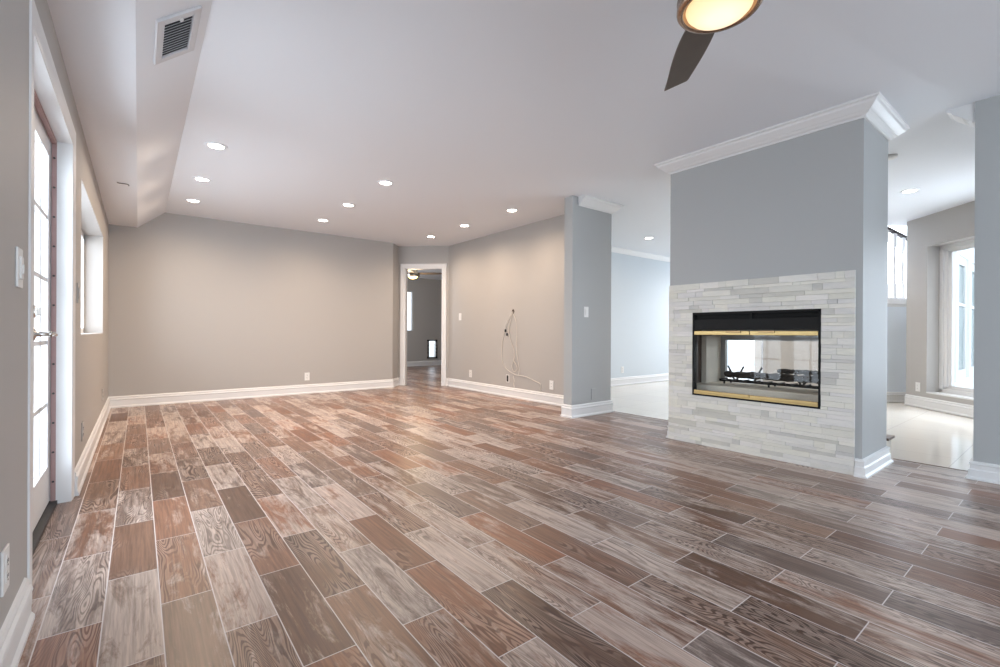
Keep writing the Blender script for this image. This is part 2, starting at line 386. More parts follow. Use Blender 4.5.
# stairwell
SA, SB = Vector((7.75, 1.935)), Vector((8.38, 1.44)); sang = math.atan2((SB - SA).y, (SB - SA).x); SM = frame_at((SA.x, SA.y, 0), sang); slen = (SB - SA).length
bm = bmesh.new(); box(bm, 0, slen, 0, .10, 0, 1.33, SM); struct('wall_stair', bm, 'stairblue')
bm = bmesh.new(); box(bm, -.02, slen, -.025, .13, 1.33, 1.42, SM); box(bm, 0, slen, -.012, .11, 1.30, 1.33, SM); struct('trim_2', bm, 'trim', bevel=.004)
bm = bmesh.new(); box(bm, 10.4, 10.5, 2.0, 3.3, 0, 4.6); box(bm, 7.75, 10.5, 3.2, 3.3, 0, 4.6); prism(bm, [(8.11, 1.36), (8.08, 1.44), (10.5, 2.13), (10.5, 2.03)], 0, 4.6); box(bm, 10.5, 12.62, 2.0, 2.1, 0, TOP); struct('wall_stairwell', bm, 'siding')
bm = bmesh.new(); box(bm, 7.75, 7.85, 2.0, 3.17, 0, TOP); struct('wall_stair.001', bm, 'wall')
# far room
bm = bmesh.new()
for x0, x1, z0, z1 in ((2.9, 5.66, 0, TOP), (5.87, 6.33, 0, TOP), (6.61, 9.2, 0, TOP), (5.66, 5.87, 0, .96), (5.66, 5.87, 2.03, TOP), (6.33, 6.61, 0, .22), (6.33, 6.61, .70, TOP)): box(bm, x0, x1, 11.34, 11.46, z0, z1)
struct('wall_far', bm, 'wall')
bm = bmesh.new()
for y0, y1, z0, z1 in ((7.2, 8.6, 0, TOP), (10.2, 11.46, 0, TOP), (8.6, 10.2, 0, .75), (8.6, 10.2, 2.05, TOP)): box(bm, 2.8, 2.92, y0, y1, z0, z1)
struct('wall_far.001', bm, 'wall_daytint')
bm = bmesh.new(); box(bm, 9.1, 9.22, 5.1, 11.46, 0, TOP); struct('wall_far.002', bm, 'wall_daytint')

# ------------------------------------------------------------------ baseboards and crown
BB = [(0, 0), (.024, 0), (.024, .014), (.016, .026), (.016, .088), (.020, .096), (.018, .106), (.010, .112), (.012, .124), (.007, .134), (0, .138)]
BC = [(0, 0), (.034, 0), (.034, .010), (.022, .020), (.020, .060), (.014, .068), (.014, .092), (.019, .098), (.017, .108), (0, .114)]
molding(['baseboard_left'], [(XL, W1 - 7), (XL, D0 - .125)], BB, side=-1)
molding(['baseboard_left.001', 'baseboard_back', 'baseboard_back.001', 'baseboard_back.002'],
        [(XL, D1 + .075), (XL, YB), (3.34, YB), (3.55, 7.40), tuple(DA + (DB - DA) / dlen * (c0 - .073))], BB, side=-1)
e = DA + (DB - DA) / dlen * (c1 + .073)
molding(['baseboard_right', 'baseboard_right.001', 'baseboard_right.002', 'baseboard_stub', 'baseboard_stub.001', 'baseboard_stub.002'],
        [tuple(e), (4.20, 6.81), (4.20, 3.57), (3.69, 3.57), (3.69, 3.45), (4.35, 3.45), (4.35, 3.56)], BB, side=-1)
molding(['baseboard_chimney', 'baseboard_chimney.001', 'baseboard_chimney.003'], [(3.67, .935), (3.67, .90), (4.25, .90), (4.25, .912)], BC, side=-1)
molding(['baseboard_chimney.002'], [(4.25, 2.27), (3.67, 2.27)], BC, side=-1)
molding(['baseboard_right.003', 'baseboard_right.004'], [(4.37, .455), (4.20, .455), (4.20, -3.0)], BC, side=-1)
molding(['baseboard_dining'], [(4.33, 5.13), (12.5, 5.13)], BB, side=-1)
molding(['baseboard_angled'], [tuple(AA), tuple(AB)], BB, side=-1)
molding(['baseboard_stair'], [tuple(SA), tuple(SB)], BB, side=-1)
molding(['baseboard_far'], [(2.92, 11.34), (9.1, 11.34)], BB, side=-1)
def crown(dr, pr):
    z = H; return [(0, z), (pr, z), (pr, z - .012 * dr / .09), (pr * .86, z - .018 * dr / .09), (pr * .80, z - .030 * dr / .09), (pr * .52, z - .052 * dr / .09), (pr * .46, z - .058 * dr / .09), (pr * .40, z - .060 * dr / .09), (pr * .30, z - .072 * dr / .09), (pr * .12, z - .080 * dr / .09), (pr * .10, z - dr), (0, z - dr)]
CR = crown(.095, .10)
molding(['trim_3', 'trim_3.001', 'trim_3.002', 'trim_3.003'], [(3.67, 2.27), (3.67, .90), (4.25, .90), (4.25, 2.27)], CR, side=-1, closed=True)
molding(['trim_4', 'trim_4.001'], [(3.78, 3.45), (4.35, 3.45), (4.35, 3.56)], CR, side=-1)
molding(['trim_5'], [(4.335, 5.13), (12.4, 5.13)], crown(.075, .085), side=-1)
molding(['trim_6'], [(4.37, .455), (4.21, .455)], crown(.125, .135), side=-1)

# ------------------------------------------------------------------ door casing / openings
CAS = [(0, 0), (.006, .012), (.020, .014), (.026, .018), (.058, .020), (.066, .026), (.082, .026), (.085, 0)]   # (across, out)
def casing(bm, w0, w1, z1, place, z0=0.0, bottom=False, wd=1.0):
    """picture-frame casing round an opening w0..w1 up to z1; place(s, out, z) -> xyz"""
    pts = [(w0, z0, -1, 0 if not bottom else -1), (w0, z1, -1, 1), (w1, z1, 1, 1), (w1, z0, 1, 0 if not bottom else -1)]
    rings = [[bm.verts.new(place(s + dx * a * wd, o, z + dz * a * wd)) for a, o in CAS] for s, z, dx, dz in pts]
    n = len(CAS); seq = list(zip(rings, rings[1:])) + ([(rings[-1], rings[0])] if bottom else [])
    for a, b in seq:
        for k in range(n): bm.faces.new((a[k], a[(k + 1) % n], b[(k + 1) % n], b[k]))
    if not bottom: bm.faces.new(rings[0]); bm.faces.new(rings[-1])
# doorway to the far room: casing and jamb lining
bm = bmesh.new(); casing(bm, c0, c1, DOZ, lambda s, o, z: DM @ Vector((s, -o, z)), wd=.85)
box(bm, c0 - .002, c0 + .015, -.002, .122, 0, DOZ, DM); box(bm, c1 - .015, c1 + .002, -.002, .122, 0, DOZ, DM); box(bm, c0, c1, -.002, .122, DOZ - .015, DOZ + .002, DM)
struct('trim_7', bm, 'trim')

# french door set: door_1
door = empty('door_1', (XL, (D0 + D1) / 2, 0)); door['kind'] = 'structure'
def par(o, p):
    o.parent = p; o.matrix_parent_inverse = Matrix.Translation(-p.location); return o
bm = bmesh.new(); casing(bm, D0, D1, DZ, lambda s, o, z: Vector((XL + o * .2, s, z)), wd=.95)
box(bm, XL - .062, XL, D1 - .016, D1 + .002, 0, DZ); box(bm, XL - .062, XL, D0 - .002, D0 + .012, 0, DZ); box(bm, XL - .062, XL, D0, D1, DZ - .014, DZ + .002)
box(bm, XO, XL - .062, D1 - .004, D1 + .002, 0, DZ); box(bm, XO, XL - .062, D0 - .002, D0 + .004, 0, DZ); box(bm, XO, XL - .062, D0, D1, DZ - .004, DZ + .002)
par(struct('casing', bm, 'trim', door), door)
bm = bmesh.new(); box(bm, XL - .082, XL - .062, D1 - .018, D1, 0.01, DZ - .01); box(bm, XL - .082, XL - .062, D0 + .01, D1, DZ - .03, DZ - .002)
wst = par(struct('jamb_strip', bm, 'weather', door), door)
bm = bmesh.new()
for k in range(12):
    z = .12 + k * .155
    lathe(bm, [(0, 0), (.0055, 0), (.0055, .003), (0, .003)], 10, Matrix.Translation((XL - .072, D1 - .018, z)) @ Matrix.Rotation(R(90), 4, 'X'))
so = link('screw', bm, 'slot'); so.parent = wst; so['kind'] = 'stuff'
bm = bmesh.new(); box(bm, XO - .03, XL - .055, D0, D1, 0, .018); par(struct('threshold', bm, 'slot', door), door)
def leaf(y0, y1):
    xb, xf = XL - .125, XL - .085
    bm = bmesh.new(); st = .085; gz0, gz1 = .215, 1.815
    box(bm, xb, xf, y0, y0 + st, .022, DZ - .012); box(bm, xb, xf, y1 - st, y1, .022, DZ - .012)
    box(bm, xb, xf, y0 + st, y1 - st, .022, gz0); box(bm, xb, xf, y0 + st, y1 - st, gz1, DZ - .012)
    for k in range(1, 5): z = gz0 + (gz1 - gz0) * k / 5; box(bm, xb + .008, xf - .004, y0 + st, y1 - st, z - .011, z + .011)
    ym = (y0 + y1) / 2; box(bm, xb + .008, xf - .004, ym - .011, ym + .011, gz0, gz1)
    o = par(struct('door_leaf', bm, 'trim', door, bevel=.002), door)
    bm = bmesh.new(); box(bm, (xb + xf) / 2 - .002, (xb + xf) / 2 + .002, y0 + st - .003, y1 - st + .003, gz0 - .003, gz1 + .003)
    g = link('pane', bm, 'glass', o)
    return o
MID = 2.81
leaf(D0 + .006, MID - .002); fl_ = leaf(MID + .002, D1 - .006)
xf = XL - .085
bm = bmesh.new()
yl = MID + .045
T = Matrix.Translation((xf, yl, .90)) @ Matrix.Rotation(R(90), 4, 'Y')
lathe(bm, [(0, 0), (.030, 0), (.030, .004), (.022, .009), (.011, .012), (.010, .050), (.012, .052), (.012, .062), (0, .064)], 20, T)
tube(bm, spline([(xf + .056, yl, .90), (xf + .060, yl + .03, .903), (xf + .060, yl + .09, .902), (xf + .052, yl + .125, .898), (xf + .060, yl + .145, .896)]), .0075, 8)
o = link('lever_handle', bm, 'nickel', fl_, smooth=True)
bm = bmesh.new(); T = Matrix.Translation((xf, yl, 1.0)) @ Matrix.Rotation(R(90), 4, 'Y')
lathe(bm, [(0, 0), (.029, 0), (.029, .006), (.024, .010), (0, .010)], 20, T); box(bm, xf + .010, xf + .026, yl - .004, yl + .004, .982, 1.018)
o = link('deadbolt', bm, 'nickel', fl_)

# side window (window_1)
win = empty('window_1', (XO, (W0 + W1) / 2, WZ0)); win['kind'] = 'structure'
bm = bmesh.new(); xa, xb = XO - .02, XO + .02
for y0, y1, z0, z1 in ((W0, W0 + .05, WZ0, WZ1), (W1 - .05, W1, WZ0, WZ1), (W0, W1, WZ0, WZ0 + .05), (W0, W1, WZ1 - .05, WZ1), ((W0 + W1) / 2 - .02, (W0 + W1) / 2 + .02, WZ0, WZ1)): box(bm, xa, xb, y0, y1, z0, z1)
par(link('window_frame', bm, 'trim', win), win)
bm = bmesh.new(); box(bm, XO - .002, XO + .002, W0 + .04, W1 - .04, WZ0 + .04, WZ1 - .04); par(link('pane', bm, 'glass', win), win)
bm = bmesh.new(); box(bm, XO + .02, XL + .002, W0 + .001, W1 - .001, WZ0 - .004, WZ0 + .003); par(link('window_sill', bm, 'trim', win), win)

# window in the angled wall (window_2)
win = empty('window_2', tuple(AM @ Vector(((a0 + a1) / 2, .14, AZ0)))); win['kind'] = 'structure'
bm = bmesh.new()
for k, (ins, y0, y1) in enumerate(((0, .14, .20), (.045, .155, .20), (.09, .17, .20))):
    wd = .05
    for x0, x1, z0, z1 in ((a0 + ins, a0 + ins + wd, AZ0 + ins * .5, AZ1 - ins * .5), (a1 - ins - wd, a1 - ins, AZ0 + ins * .5, AZ1 - ins * .5), (a0 + ins, a1 - ins, AZ0 + ins * .5, AZ0 + ins * .5 + .05), (a0 + ins, a1 - ins, AZ1 - ins * .5 - .05, AZ1 - ins * .5)): box(bm, x0, x1, y0, y1, z0, z1, AM)
par(link('window_frame', bm, 'trim', win), win)
bm = bmesh.new(); box(bm, a0 + .1, a1 - .1, .183, .187, AZ0 + .06, AZ1 - .06, AM); par(link('pane', bm, 'glass', win), win)
bm = bmesh.new(); box(bm, a0 + .001, a1 - .001, -.004, .14, AZ0 - .012, AZ0 + .004, AM); par(link('window_sill', bm, 'trim', win), win)

# rear, dining and far-room windows: frames in their openings
def window(name, x0, x1, y0, y1, z0, z1, nx, nz):
    win = empty(name, ((x0 + x1) / 2, (y0 + y1) / 2, z0)); win['kind'] = 'structure'
    bm = bmesh.new(); alongx = (x1 - x0) > (y1 - y0)
    def b_(s0, s1, a_, c_):
        if alongx: box(bm, s0, s1, y0, y1, a_, c_)
        else: box(bm, x0, x1, s0, s1, a_, c_)
    s0, s1 = (x0, x1) if alongx else (y0, y1); f = .05 if s1 - s0 > .5 else .02
    b_(s0, s0 + f, z0, z1); b_(s1 - f, s1, z0, z1); b_(s0, s1, z0, z0 + f); b_(s0, s1, z1 - f, z1)
    for k in range(1, nx): s = s0 + (s1 - s0) * k / nx; b_(s - .012, s + .012, z0, z1)
    for k in range(1, nz): z = z0 + (z1 - z0) * k / nz; b_(s0, s1, z - .012, z + .012)
    par(link('window_frame', bm, 'trim', win), win)
    bm = bmesh.new()
    if alongx: box(bm, s0 + .01, s1 - .01, (y0 + y1) / 2 - .002, (y0 + y1) / 2 + .002, z0 + .01, z1 - .01)
    else: box(bm, (x0 + x1) / 2 - .002, (x0 + x1) / 2 + .002, s0 + .01, s1 - .01, z0 + .01, z1 - .01)
    par(link('pane', bm, 'glass', win), win)
window('window_3', 0, 3.8, -3.08, -3.04, .2, 2.2, 4, 3)
window('window_4', 12.54, 12.58, 2.35, 4.9, .3, 2.15, 3, 2)
window('window_5', 5.66, 5.87, 11.38, 11.42, .96, 2.03, 1, 1)
window('window_6', 2.84, 2.88, 8.6, 10.2, .75, 2.05, 2, 1)

# pet door in the far wall
pd = empty('pet_door', (6.47, 11.34, .22)); tag(pd, 'low white lit pet door with dark frame in the wall of the room beyond the doorway', 'pet door')
bm = bmesh.new()
for x0, x1, z0, z1 in ((6.31, 6.37, .20, .72), (6.57, 6.63, .20, .72), (6.31, 6.63, .20, .24), (6.31, 6.63, .68, .72)): box(bm, x0, x1, 11.325, 11.36, z0, z1)
par(link('frame', bm, 'nickel', pd), pd)
bm = bmesh.new()
for x in (6.34, 6.60):
    for z in (.26, .36, .46, .56, .66): box(bm, x - .012, x + .012, 11.318, 11.326, z - .016, z + .016)
o = par(link('frame_clip', bm, 'slot', pd), pd)
bm = bmesh.new(); box(bm, 6.37, 6.57, 11.385, 11.389, .24, .68); par(link('flap', bm, 'glass', pd), pd)

# ------------------------------------------------------------------ fireplace chase
XB = 4.25          # back face of the chimney
FY0, FY1 = .90, 2.27; OY0, OY1, OZ0, OZ1 = 1.127, 2.050, .407, 1.092
bm = bmesh.new()
XF = 3.67
for x0, x1, y0, y1, z0, z1 in ((XF, XB, FY0, 1.03, 0, TOP), (XF, XB, 2.16, FY1, 0, TOP), (XF, XB, 1.03, 2.16, 0, .40), (XF, XB, 1.03, 2.16, 1.16, TOP),
                               (XF, XF + .03, 1.03, OY0, .40, 1.16), (XF, XF + .03, OY1, 2.16, .40, 1.16), (XF, XF + .03, OY0, OY1, OZ1, 1.16), (XF, XF + .03, OY0, OY1, .40, OZ0),
                               (XB - .04, XB, 1.03, 1.09, .40, 1.16), (XB - .04, XB, 2.045, 2.16, .40, 1.16), (XB - .04, XB, 1.09, 2.045, .862, 1.16), (XB - .04, XB, 1.09, 2.045, .40, .43)):
    box(bm, x0, x1, y0, y1, z0, z1)
struct('wall_chimney', bm, 'wall_daytint')

# the fireplace: stone surround, box, glass doors
fp = empty('fireplace', (XF, 1.6, 0)); tag(fp, 'see-through fireplace with pale stacked marble surround and brass-trimmed glass doors', 'fireplace')
random.seed(7)
bm = bmesh.new(); tl = bm.loops.layers.color.new('tone')
SY0, SY1, SZ1 = .937, 2.271, 1.336
def stone(y0, y1, z0, z1):
    if y1 - y0 < .004: return
    d = random.uniform(0.013, 0.018); t = random.choice([.86, .88, .89, .89, .90, .86, .80]); t2 = (t, t * .995, t * random.uniform(.95, .985))
    n0 = len(bm.faces); g = .0004
    x = XF - d; ys = (y0 + g, y1 - g); zs = (z0 + g, z1 - g); q = .0012
    f = [bm.verts.new((x, y, z)) for y, z in ((ys[0] + q, zs[0] + q), (ys[1] - q, zs[0] + q), (ys[1] - q, zs[1] - q), (ys[0] + q, zs[1] - q))]
    m_ = [bm.verts.new((x + q, y, z)) for y, z in ((ys[0], zs[0]), (ys[1], zs[0]), (ys[1], zs[1]), (ys[0], zs[1]))]
    k_ = [bm.verts.new((XF + .002, y, z)) for y, z in ((ys[0], zs[0]), (ys[1], zs[0]), (ys[1], zs[1]), (ys[0], zs[1]))]
    fs = [bm.faces.new(f), bm.faces.new(k_)]
    for a, b in ((f, m_), (m_, k_)):
        for i in range(4): fs.append(bm.faces.new((a[i], a[(i + 1) % 4], b[(i + 1) % 4], b[i])))
    for ff in fs:
        for lp in ff.loops: lp[tl] = (t2[0], t2[1], t2[2], 1)
rows = []; z = 0.0
while z < SZ1 - .001:
    hgt = random.choice([.022, .03, .03, .038, .045]); z1 = min(SZ1, z + hgt)
    for zc in (OZ0, OZ1):
        if z < zc < z1 or abs(z1 - zc) < .012 and z < zc: z1 = zc
    if SZ1 - z1 < .012: z1 = SZ1
    rows.append((z, z1)); z = z1
for z0, z1 in rows:
    y = SY0 + .0
    spans = [(SY0, SY1)] if (z1 <= OZ0 + 1e-6 or z0 >= OZ1 - 1e-6) else [(SY0, OY0), (OY1, SY1)]
    for s0, s1 in spans:
        y = s0
        while y < s1 - 1e-4:
            ln = random.choice([.06, .1, .15, .2, .27]) * random.uniform(.85, 1.15); y1 = min(s1, y + ln)
            if s1 - y1 < .035: y1 = s1
            stone(y, y1, z0, z1); y = y1
par(link('stone_surround', bm, 'stone', fp), fp)
# firebox liner, refractory
bm = bmesh.new()
box(bm, XF + .03, 3.95, 2.13, 2.155, .40, 1.15); box(bm, XF + .03, 4.21, 1.035, 1.06, .40, 1.15); box(bm, XF + .03, 4.21, 1.04, 2.15, 1.00, 1.15); box(bm, XF + .03, 4.21, 1.04, 2.15, .401, .42)
fb = par(link('firebox', bm, 'liner', fp), fp)
bm = bmesh.new()
box(bm, 3.95, 4.21, 2.085, 2.15, .42, .90); box(bm, 3.82, 4.21, 1.06, 1.10, .42, .90); box(bm, 3.80, 4.208, 1.06, 2.13, .42, .485)
o = link('refractory_panel', bm, 'refr', fb, bevel=.004)
# black face frame
bm = bmesh.new(); xq = XF - .018
for y0, y1, z0, z1 in ((OY0, OY0 + .014, OZ0, OZ1), (OY1 - .014, OY1, OZ0, OZ1), (OY0, OY1, OZ0, OZ0 + .012), (OY0, OY1, OZ1 - .016, OZ1)): box(bm, xq, XF + .03, y0, y1, z0, z1)
box(bm, XF + .02, XF + .03, OY0, OY1, 1.03, OZ1)
par(link('face_frame', bm, 'black', fp, bevel=.001), fp)
bm = bmesh.new(); box(bm, xq + .004, XF + .02, OY0 + .014, OY1 - .014, .948, 1.035); box(bm, xq + .012, XF + .02, 1.58, 1.60, 1.035, 1.078)
for k in range(3): z = 1.042 + k * .012; box(bm, xq + .016, xq + .020, OY0 + .014, OY1 - .014, z, z + .003)
par(link('hood', bm, 'black', fp, bevel=.001), fp)
def gdoor(y0, y1, hy0, hy1):
    x = XF - .008
    bm = bmesh.new(); box(bm, x, x + .005, y0, y1, .450, .912); g = par(link('glass_door', bm, 'fireglass', fp), fp)
    def sub(nm, b2, mt, bv=0):
        o = link(nm, b2, mt, g, bevel=bv)
    bm = bmesh.new(); box(bm, x - .010, x + .012, y0, y1, .908, .940); sub('brass_trim', bm, 'brass', .002)
    bm = bmesh.new(); box(bm, x - .010, x + .012, y0, y1, .432, .452); sub('brass_trim', bm, 'brass', .002)
    bm = bmesh.new(); box(bm, x - .018, x - .010, hy0, hy1, .926, .942); sub('handle', bm, 'brassd', .002)
gdoor(OY0 + .015, 1.590, 1.415, 1.525); gdoor(1.594, OY1 - .015, 1.655, 1.77)
bm = bmesh.new(); box(bm, XF - .016, XF + .012, OY0 + .014, OY1 - .014, .419, .432); par(link('lower_brass_bar', bm, 'brass', fp, bevel=.002), fp)
# rear hearth, seen past the chimney end
bm = bmesh.new(); box(bm, XB + .001, XB + .15, FY0 + .004, FY1, -.004, .152); hr = par(link('hearth', bm, 'refr', fp), fp)
bm = bmesh.new(); box(bm, XB + .001, XB + .165, FY0 - .012, FY1, .152, .170); o = link('hearth_edge', bm, 'hearthwood', hr)

# log grate and burned logs inside
gr = empty('fire_grate', (4.08, 1.6, .485)); tag(gr, 'black iron fire grate with upturned horns inside the fireplace', 'fire grate')
bm = bmesh.new()
for x in (4.02, 4.14): box(bm, x - .006, x + .006, 1.14, 2.0, .505, .517)
for y in (1.18, 1.60, 1.96):
    for x in (4.02, 4.14): box(bm, x - .006, x + .006, y - .006, y + .006, .485, .510)
for y in [1.16 + i * .093 for i in range(10)]: box(bm, 4.01, 4.15, y - .004, y + .004, .517, .525)
par(link('grate_bars', bm, 'black', gr), gr)
for yc in (1.41, 1.78, 1.93):
    for s in (-1, 1):
        if yc == 1.78 and s > 0: continue
        bm = bmesh.new(); tube(bm, spline([(4.16, yc + s * .01, .515), (4.165, yc + s * .03, .55), (4.165, yc + s * .052, .60), (4.165, yc + s * .068, .632)]), [.008] * 3 + [.009] * 3 + [.009] * 6 + [.008] * 6 + [.006], 8); par(link('horn', bm, 'black', gr, smooth=True), gr)
def log(pts, r, seed, label):
    random.seed(seed); sp = spline(pts, 8); n = len(sp)
    bm = bmesh.new(); rr = [r * (1 + random.uniform(-.22, .22)) * (.75 if i in (0, n - 1) else 1) for i in range(n)]
    tube(bm, sp, rr, 12)
    for v_ in bm.verts: v_.co += Vector([random.uniform(-.10, .10) * r for _ in range(3)])
    o = link('fire_log', bm, 'char', smooth=True); tag(o, label, 'log'); return o
log([(4.035, 1.15, .566), (4.05, 1.4, .569), (4.04, 1.7, .567), (4.05, 1.97, .568)], .026, 3, 'long front charred log lying on the iron grate in the fireplace')
log([(4.125, 1.20, .570), (4.110, 1.5, .567), (4.12, 1.80, .570)], .026, 5, 'rear charred log behind the long front one on the grate')
log([(4.07, 1.24, .618), (4.085, 1.40, .620), (4.085, 1.56, .618)], .019, 9, 'short charred log resting on top of the other two logs')

# ------------------------------------------------------------------ wall devices
def outlet(M4, label, plate='plate', group=None, name='wall_outlet'):
    """local: x across, z up, -y out of wall"""
    root = empty(name); root.matrix_world = M4; tag(root, label, 'outlet', group)
    bm = bmesh.new(); box(bm, -.036, .036, -.006, 0, -.058, .058); link('cover_plate', bm, plate, root, bevel=.002)
    for z in (-.02, .02):
        bm = bmesh.new(); lathe(bm, [(0, 0), (.0165, 0), (.0165, .002), (0, .0025)], 20, Matrix.Translation((0, -.006, z)) @ Matrix.Rotation(R(90), 4, 'X'))
        rc = link('receptacle', bm, plate, root)
        bm = bmesh.new(); box(bm, -.007, -.005, -.0090, -.0080, z - .002, z + .008); box(bm, .005, .007, -.0090, -.0080, z - .002, z + .007); box(bm, -.002, .002, -.0090, -.0080, z - .010, z - .006)
        link('slot', bm, 'slot', rc)
    return root
def switch(M4, label, gang=1, plate='plate'):
    root = empty('light_switch'); root.matrix_world = M4; tag(root, label, 'light switch')
    w_ = .036 + .023 * (gang - 1)
    bm = bmesh.new(); box(bm, -w_, w_, -.006, 0, -.058, .058); link('cover_plate', bm, plate, root, bevel=.002)
    for g in range(gang):
        x = (g - (gang - 1) / 2) * .046
        bm = bmesh.new(); box(bm, x - .0165, x + .0165, -.0105, -.005, -.033, .033); link('rocker', bm, plate, root, bevel=.002)
    return root
def on_left(y, z): return frame_at((XL, y, z), R(90))      # local x -> +Y, local -y -> +X
def on_back(x, z): return frame_at((x, YB, z), 0)          # -y out
def on_right(y, z): return frame_at((4.20, y, z), R(-90))  # -y -> -X
sw = switch(on_left(1.945, 1.10), 'white dimmer switch plate on the near left wall before the french door', 1)
bm = bmesh.new(); box(bm, -.003, .003, -.0135, -.010, -.016, .010); link('dimmer_slider', bm, 'plate', sw)
switch(on_left(3.62, 1.135), 'wall-coloured switch plate between french door casing and side window', 1, 'ivory')
outlet(on_left(1.775, .28), 'white outlet low on the near left wall at the photo edge')
outlet(on_left(3.93, .28), 'beige outlet on the left wall just beyond the french door casing', 'ivory')
outlet(on_left(6.0, .29), 'beige outlet on the left wall near the back corner', 'ivory')
outlet(on_back(1.975, .255), 'white outlet low in the middle of the back wall')
switch(on_right(6.432, 1.181), 'white light switch on the wall right of the far doorway')
outlet(on_right(6.12, .262), 'white outlet near the far doorway, left of the hanging cables')
outlet(on_right(4.276, .247), 'white outlet beside the wall stub, right of the hanging cables')
switch(frame_at((3.914, 3.45, 1.153), 0), 'white rocker switch on the end of the grey wall stub')
bp_ = empty('blank_plate'); bp_.matrix_world = frame_at((4.045, 3.45, .235), 0); tag(bp_, 'grey painted blank cover plate low on the grey wall stub', 'wall plate')
bm = bmesh.new(); box(bm, -.04, .04, -.007, 0, -.062, .062); link('cover_plate', bm, 'wall_daytint', bp_, bevel=.002)
bm = bmesh.new(); box(bm, -.002, .002, -.0085, -.006, .04, .044); link('screw', bm, 'nickel', bp_)
bm = bmesh.new(); box(bm, -.002, .002, -.0085, -.006, -.044, -.04); link('screw', bm, 'nickel', bp_)
dw = DM
pang = (AB - AA).normalized()
sp = aloc(7.83, 1.345); outlet(frame_at(tuple(AM @ Vector((sp, 0, .215 + .04))), aang), 'white outlet on the angled wall beside the dining window')
outlet(frame_at((6.79, 5.13, .27), 0), 'white outlet low on the pale blue wall of the tiled room')
jb = empty('cable_box'); jb.matrix_world = on_right(5.177, .260); tag(jb, 'open black low-voltage wall box below the hanging cables', 'wall box')
bm = bmesh.new(); box(bm, -.033, .033, -.003, 0, -.055, .055); link('box_rim', bm, 'plate', jb)
bm = bmesh.new(); box(bm, -.022, .022, -.0045, -.0025, -.046, .046); link('box_opening', bm, 'slot', jb)
# tv cables
cx = 4.185
CD = [0.0]
def cab(pts, label, r=.0042):
    CD[0] += .0105
    bm = bmesh.new(); tube(bm, spline([(cx + .0195 - CD[0], p[0], p[1]) for p in pts], 8), r, 6)
    o = link('tv_cable', bm, 'cablem', smooth=True); return tag(o, label, 'cable')
cab([(5.05, 1.219), (5.114, 1.152), (5.181, 1.068), (5.25, 0.927), (5.291, 0.806), (5.311, 0.674), (5.306, 0.543), (5.263, 0.447), (5.159, 0.377), (5.007, 0.330), (4.877, 0.322), (4.751, 0.312), (4.598, 0.274), (4.486, 0.243), (4.48, 0.19), (4.486, 0.155)], 'long cream cable looping out and down to the baseboard', .0055)
cab([(5.05, 1.222), (5.096, 1.109), (5.139, 0.981), (5.122, 0.874), (5.084, 0.788), (5.026, 0.683), (5.009, 0.578), (5.048, 0.491), (5.058, 0.426), (5.014, 0.37), (4.949, 0.412), (4.975, 0.474), (5.025, 0.524), (5.015, 0.567)], 'cream cable hanging straight down with a small loop at its end', .0055)
cab([(5.05, 1.216), (4.987, 1.128), (4.953, 1.022), (4.946, 0.896), (4.958, 0.748), (4.944, 0.623), (4.91, 0.498), (4.893, 0.395), (4.909, 0.335)], 'thin cream cable hanging on the right of the bundle', .0038)
cab([(5.007, 0.313), (4.99, 0.25), (4.996, 0.20), (4.985, 0.15)], 'short cream cable end dropping to the baseboard', .0038)
bm = bmesh.new(); lathe(bm, [(0, 0), (.026, 0), (.026, .002), (0, .002)], 16, Matrix.Translation((4.1985, 5.06, 1.223)) @ Matrix.Rotation(R(-90), 4, 'Y') @ Matrix.Scale(1.25, 4, (1, 0, 0)))
o = link('cable_hole', bm, 'liner'); tag(o, 'small dark hole in the wall where the cables come out', 'wall hole')
for (y, z, lb) in ((5.215, .95, 'upper dark plug hanging on the cable loop'), (5.18, .895, 'lower dark plug hanging on the cable loop')):
    bm = bmesh.new(); box(bm, cx - .012, cx + .008, y - .011, y + .011, z - .02, z + .02, None)
    o = link('cable_plug', bm, 'slot', bevel=.003); tag(o, lb, 'plug')

# ------------------------------------------------------------------ recessed ceiling lights
PW = 30.0
def downlight(x, y, label, group=None, power=PW, tint=(1.0, .76, .55)):
    root = empty('recessed_light', (x, y, H)); tag(root, label, 'ceiling light', group)
    bm = bmesh.new(); lathe(bm, [(.054, .002), (.053, -.001), (.058, -.005), (.080, -.004), (.084, -.001), (.084, .001)], 36); link('trim_ring', bm, 'ceil', root, smooth=True)
    bm = bmesh.new(); lathe(bm, [(0, -.002), (.054, -.002), (.054, .0), (0, .0)], 36); link('lens', bm, 'lamp', root)
    d = bpy.data.lights.new('downlight', 'SPOT'); d.energy = power; d.color = tint; d.spot_size = R(168); d.spot_blend = 1.0; d.shadow_soft_size = .06
    o = bpy.data.objects.new('downlight', d); col.objects.link(o); o.location = (0, 0, -.02); o.parent = root
LX = (.487, 1.935, 3.569); LY = (4.334, 5.368, 6.307)
cn = ('left', 'middle', 'right'); rn = ('nearest', 'middle', 'farthest')
for i, x in enumerate(LX):
    for j, y in enumerate(LY):
        downlight(x, y, 'round recessed ceiling light, %s one of the %s row of three' % (rn[j], cn[i]), 'recessed lights in the living room ceiling')
downlight(6.258, 4.237, 'round recessed ceiling light above the pale blue wall in the tiled room', 'recessed lights in the tiled room', 9)
downlight(6.287, 1.152, 'round recessed ceiling light right of the chimney, above the angled wall', 'recessed lights in the tiled room', 9)
downlight(6.9, 2.6, 'added unseen ceiling light behind the chimney, brightening the stair wall, the farther one', 'recessed lights in the tiled room', 48, (1, .90, .80))  # added lamp, out of view, to lift the stair knee wall
